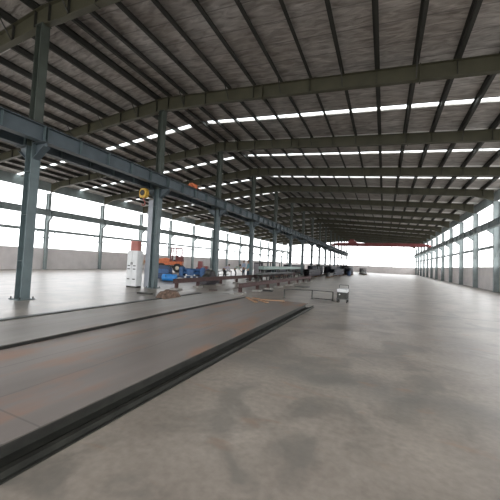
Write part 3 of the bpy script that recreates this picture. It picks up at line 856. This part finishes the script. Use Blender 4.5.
def person(loc, rz, pose, shirt, trousers, label):
    root = empty('person', loc, rz)
    J = pose
    V, E, Rr = [], [], []
    idx = {}
    def add(k, p, r, par=None):
        idx[k] = len(V); V.append(Vector(p)); Rr.append(r)
        if par is not None: E.append((idx[par], idx[k]))
    add('pelvis', J['pelvis'], (.15, .11))
    add('waist', J['waist'], (.125, .095), 'pelvis'); add('chest', J['chest'], (.155, .11), 'waist')
    add('neckb', J['neckb'], .065, 'chest'); add('neck', J['neck'], .05, 'neckb')
    add('chin', J['chin'], .066, 'neck'); add('face', J['face'], .092, 'chin'); add('crown', J['crown'], .070, 'face')
    n = (Vector(J['face']) - Vector(J['chin'])); fwd = Vector(J['fwd'])
    for s in 'lr':
        add('sh'+s, J['sh'+s], .062, 'chest'); add('el'+s, J['el'+s], .042, 'sh'+s); add('wr'+s, J['wr'+s], .028, 'el'+s)
        d = (Vector(J['wr'+s]) - Vector(J['el'+s])).normalized()
        side = d.cross(Vector((0, 1, 0.01))).normalized()
        palm = Vector(J['wr'+s]) + d*.07
        add('pa'+s, palm, (.034, .022), 'wr'+s)
        for f_, (off, ln) in enumerate(((-.030, .075), (-.010, .085), (.010, .08), (.030, .065))):
            add('f%d%s' % (f_, s), palm + d*.035 + side*off, .010, 'pa'+s)
            add('g%d%s' % (f_, s), palm + d*(.035+ln) + side*off*1.2, .008, 'f%d%s' % (f_, s))
        add('th'+s, Vector(J['wr'+s]) + d*.06 + side*-.055, .011, 'wr'+s)
        add('hp'+s, J['hp'+s], .088, 'pelvis'); add('kn'+s, J['kn'+s], .058, 'hp'+s); add('an'+s, J['an'+s], .040, 'kn'+s)
    skinned('body', V, E, Rr, M['skin'], root)
    g_ = lambda k: Vector(J[k])
    V2 = [g_('waist')*.4+g_('pelvis')*.6, g_('waist'), g_('chest'), g_('neckb')]; E2 = [(0, 1), (1, 2), (2, 3)]; R2 = [(.165, .125), (.15, .118), (.178, .128), .078]
    for s in 'lr':
        b0 = len(V2); V2 += [g_('sh'+s), g_('el'+s), g_('el'+s).lerp(g_('wr'+s), .85)]; E2 += [(2, b0), (b0, b0+1), (b0+1, b0+2)]; R2 += [.078, .057, .044]
    skinned('shirt', V2, E2, R2, shirt, root)
    V3 = [g_('waist')*.35+g_('pelvis')*.65, g_('pelvis')]; E3 = [(0, 1)]; R3 = [(.155, .118), (.17, .128)]
    for s in 'lr':
        b0 = len(V3); V3 += [g_('hp'+s), g_('kn'+s), g_('kn'+s).lerp(g_('an'+s), .92)]; E3 += [(1, b0), (b0, b0+1), (b0+1, b0+2)]; R3 += [.103, .075, .06]
    skinned('trousers', V3, E3, R3, trousers, root)
    for s in 'lr':
        a = g_('an'+s); fd = Vector((fwd.x, fwd.y, 0)).normalized()
        m = MB(); sd = Vector((-fd.y, fd.x, 0))
        rings = []
        for t, w_, h_ in ((-.08, .034, .075), (0, .04, .10), (.08, .045, .065), (.15, .042, .05), (.185, .022, .035)):
            c = Vector((a.x, a.y, 0)) + fd*t
            rings.append([c + sd*w_*x + Vector((0, 0, z)) for x, z in ((-1, 0), (1, 0), (1, h_*.7), (.5, h_), (-.5, h_), (-1, h_*.7))])
        m.loft(rings); m.build('shoe', M['shoe'], root, smooth=True)
    # hair cap, nose, ears, eyes
    fc, cw, chn = g_('face'), g_('crown'), g_('chin'); up = (cw-chn).normalized(); sd = up.cross(fwd).normalized(); fw = sd.cross(up).normalized()
    hc = fc.lerp(cw, .55) - fw*.018
    bm = bmesh.new(); bmesh.ops.create_uvsphere(bm, u_segments=16, v_segments=10, radius=1)
    for v in bm.verts:
        c = v.co.copy(); z = max(c.z, -.55 if c.y < .1 else .12)
        v.co = hc + sd*c.x*.092 + fw*c.y*.105 + up*z*.105
    me = bpy.data.meshes.new('hair'); bm.to_mesh(me); bm.free(); me.materials.append(M['hair'])
    o = bpy.data.objects.new('hair', me); COL.objects.link(o); o.parent = root
    m = MB(); b0 = fc + fw*.08 - up*.015
    m.loft([[b0 + sd*x*.018 + fw*.0 + up*z for x, z in ((-1, -.025), (1, -.025), (.4, .03), (-.4, .03))], [b0 + sd*x*.008 + fw*.03 + up*z for x, z in ((-1, -.02), (1, -.02), (.4, .0), (-.4, .0))]])
    m.build('nose', M['skin'], root)
    for s in (-1, 1):
        m = MB(); c = fc + fw*.083 + sd*s*.032 + up*.012; m.tube(c, c+fw*.008, .011, n=8); m.build('eye', M['hair'], root)
        m = MB(); c = fc + sd*s*.088; m.tube(c - fw*.012, c + fw*.014, .026, .02, n=8); m.build('ear', M['skin'], root)
    m = MB(); c = fc + fw*.082 - up*.055; m.box(-.024, .024, 0, .006, -.005, .005, Matrix.Translation(c) @ Matrix((sd, fw, up)).transposed().to_4x4()); m.build('mouth', M['pinkred'], root)
    tag(root, label, 'person')
    return root

STAND = dict(pelvis=(0, 0, .95), waist=(0, .01, 1.10), chest=(0, 0, 1.32), neckb=(0, -.01, 1.47), neck=(0, 0, 1.52), chin=(0, .02, 1.58), face=(0, .02, 1.645), crown=(0, .01, 1.71), fwd=(0, 1, 0),
             shl=(-.19, 0, 1.41), shr=(.19, 0, 1.41), ell=(-.27, .02, 1.14), elr=(.27, .04, 1.14), wrl=(-.25, .14, .92), wrr=(.20, .22, 1.02),
             hpl=(-.09, 0, .90), hpr=(.09, 0, .90), knl=(-.11, .02, .49), knr=(.12, .05, .49), anl=(-.12, 0, .09), anr=(.14, .04, .09))
CROUCH = dict(pelvis=(0, -.18, .32), waist=(0, -.12, .47), chest=(0, .04, .68), neckb=(0, .13, .80), neck=(0, .16, .84), chin=(0, .20, .88), face=(0, .215, .945), crown=(0, .20, 1.01), fwd=(0, 1, -.25),
              shl=(-.18, .09, .75), shr=(.18, .09, .75), ell=(-.24, .32, .56), elr=(.24, .32, .56), wrl=(-.12, .50, .48), wrr=(.12, .52, .50),
              hpl=(-.10, -.14, .30), hpr=(.10, -.14, .30), knl=(-.18, .26, .46), knr=(.18, .26, .46), anl=(-.13, .02, .09), anr=(.13, .02, .09))
BEND = dict(pelvis=(0, -.12, .86), waist=(0, -.02, .98), chest=(0, .17, 1.10), neckb=(0, .32, 1.15), neck=(0, .37, 1.17), chin=(0, .43, 1.17), face=(0, .46, 1.22), crown=(0, .46, 1.29), fwd=(0, 1, -.4),
            shl=(-.18, .25, 1.10), shr=(.18, .25, 1.10), ell=(-.22, .36, .84), elr=(.22, .38, .84), wrl=(-.12, .52, .68), wrr=(.12, .55, .70),
            hpl=(-.09, -.11, .82), hpr=(.09, -.11, .82), knl=(-.12, .02, .46), knr=(.12, .06, .46), anl=(-.13, -.04, .09), anr=(.13, .0, .09))
person((-13.68, 29.5, 0), 2.6, STAND, M['sh_lblue'], M['tr_navy'], 'person standing in a light blue shirt and dark trousers, left of the teal worker')
person((-10.98, 24.6, 0), 2.0, STAND, M['sh_teal'], M['tr_navy'], 'standing person in teal work clothes beside a central column')
person((-13.55, 25.0, 0), -.6, BEND, M['sh_lilac'], M['tr_dark'], 'person in a pale lilac shirt bending over, left of the one in pale green')
person((-13.5, 27.2, 0), -1.2, BEND, M['sh_green'], M['tr_dark'], 'dark-haired person in a pale green shirt stooping over work')

# ------------------------------------------------------------------ light
W = bpy.data.worlds.new('overcast'); SC.world = W; W.use_nodes = True
bg = W.node_tree.nodes['Background']
bg.inputs[0].default_value = (.975, .985, 1.0, 1); bg.inputs[1].default_value = 1.0

# ------------------------------------------------------------------ camera
yaw, pitch, roll = .4349, .0497, .0434
fw = Vector((-math.sin(yaw)*math.cos(pitch), math.cos(yaw)*math.cos(pitch), math.sin(pitch)))
r = Vector((math.cos(yaw), math.sin(yaw), 0)); u = r.cross(fw)
c, s = math.cos(roll), math.sin(roll)
r2 = c*r + s*u; u2 = c*u - s*r
cam = bpy.data.cameras.new('camera'); co = bpy.data.objects.new('camera', cam); COL.objects.link(co)
mw = Matrix((r2, u2, -fw)).transposed().to_4x4(); mw.translation = Vector((0, 0, 1.6))
co.matrix_world = mw
cam.sensor_width = 36; cam.lens = 302*36/500
cam.shift_x = 5.5/500; cam.shift_y = -3/500
cam.clip_end = 1000
SC.camera = co

SC.view_settings.view_transform = 'Standard'; SC.view_settings.look = 'None'
SC.view_settings.gamma = 1; SC.view_settings.use_curve_mapping = False
SC.view_settings.exposure = 2.4
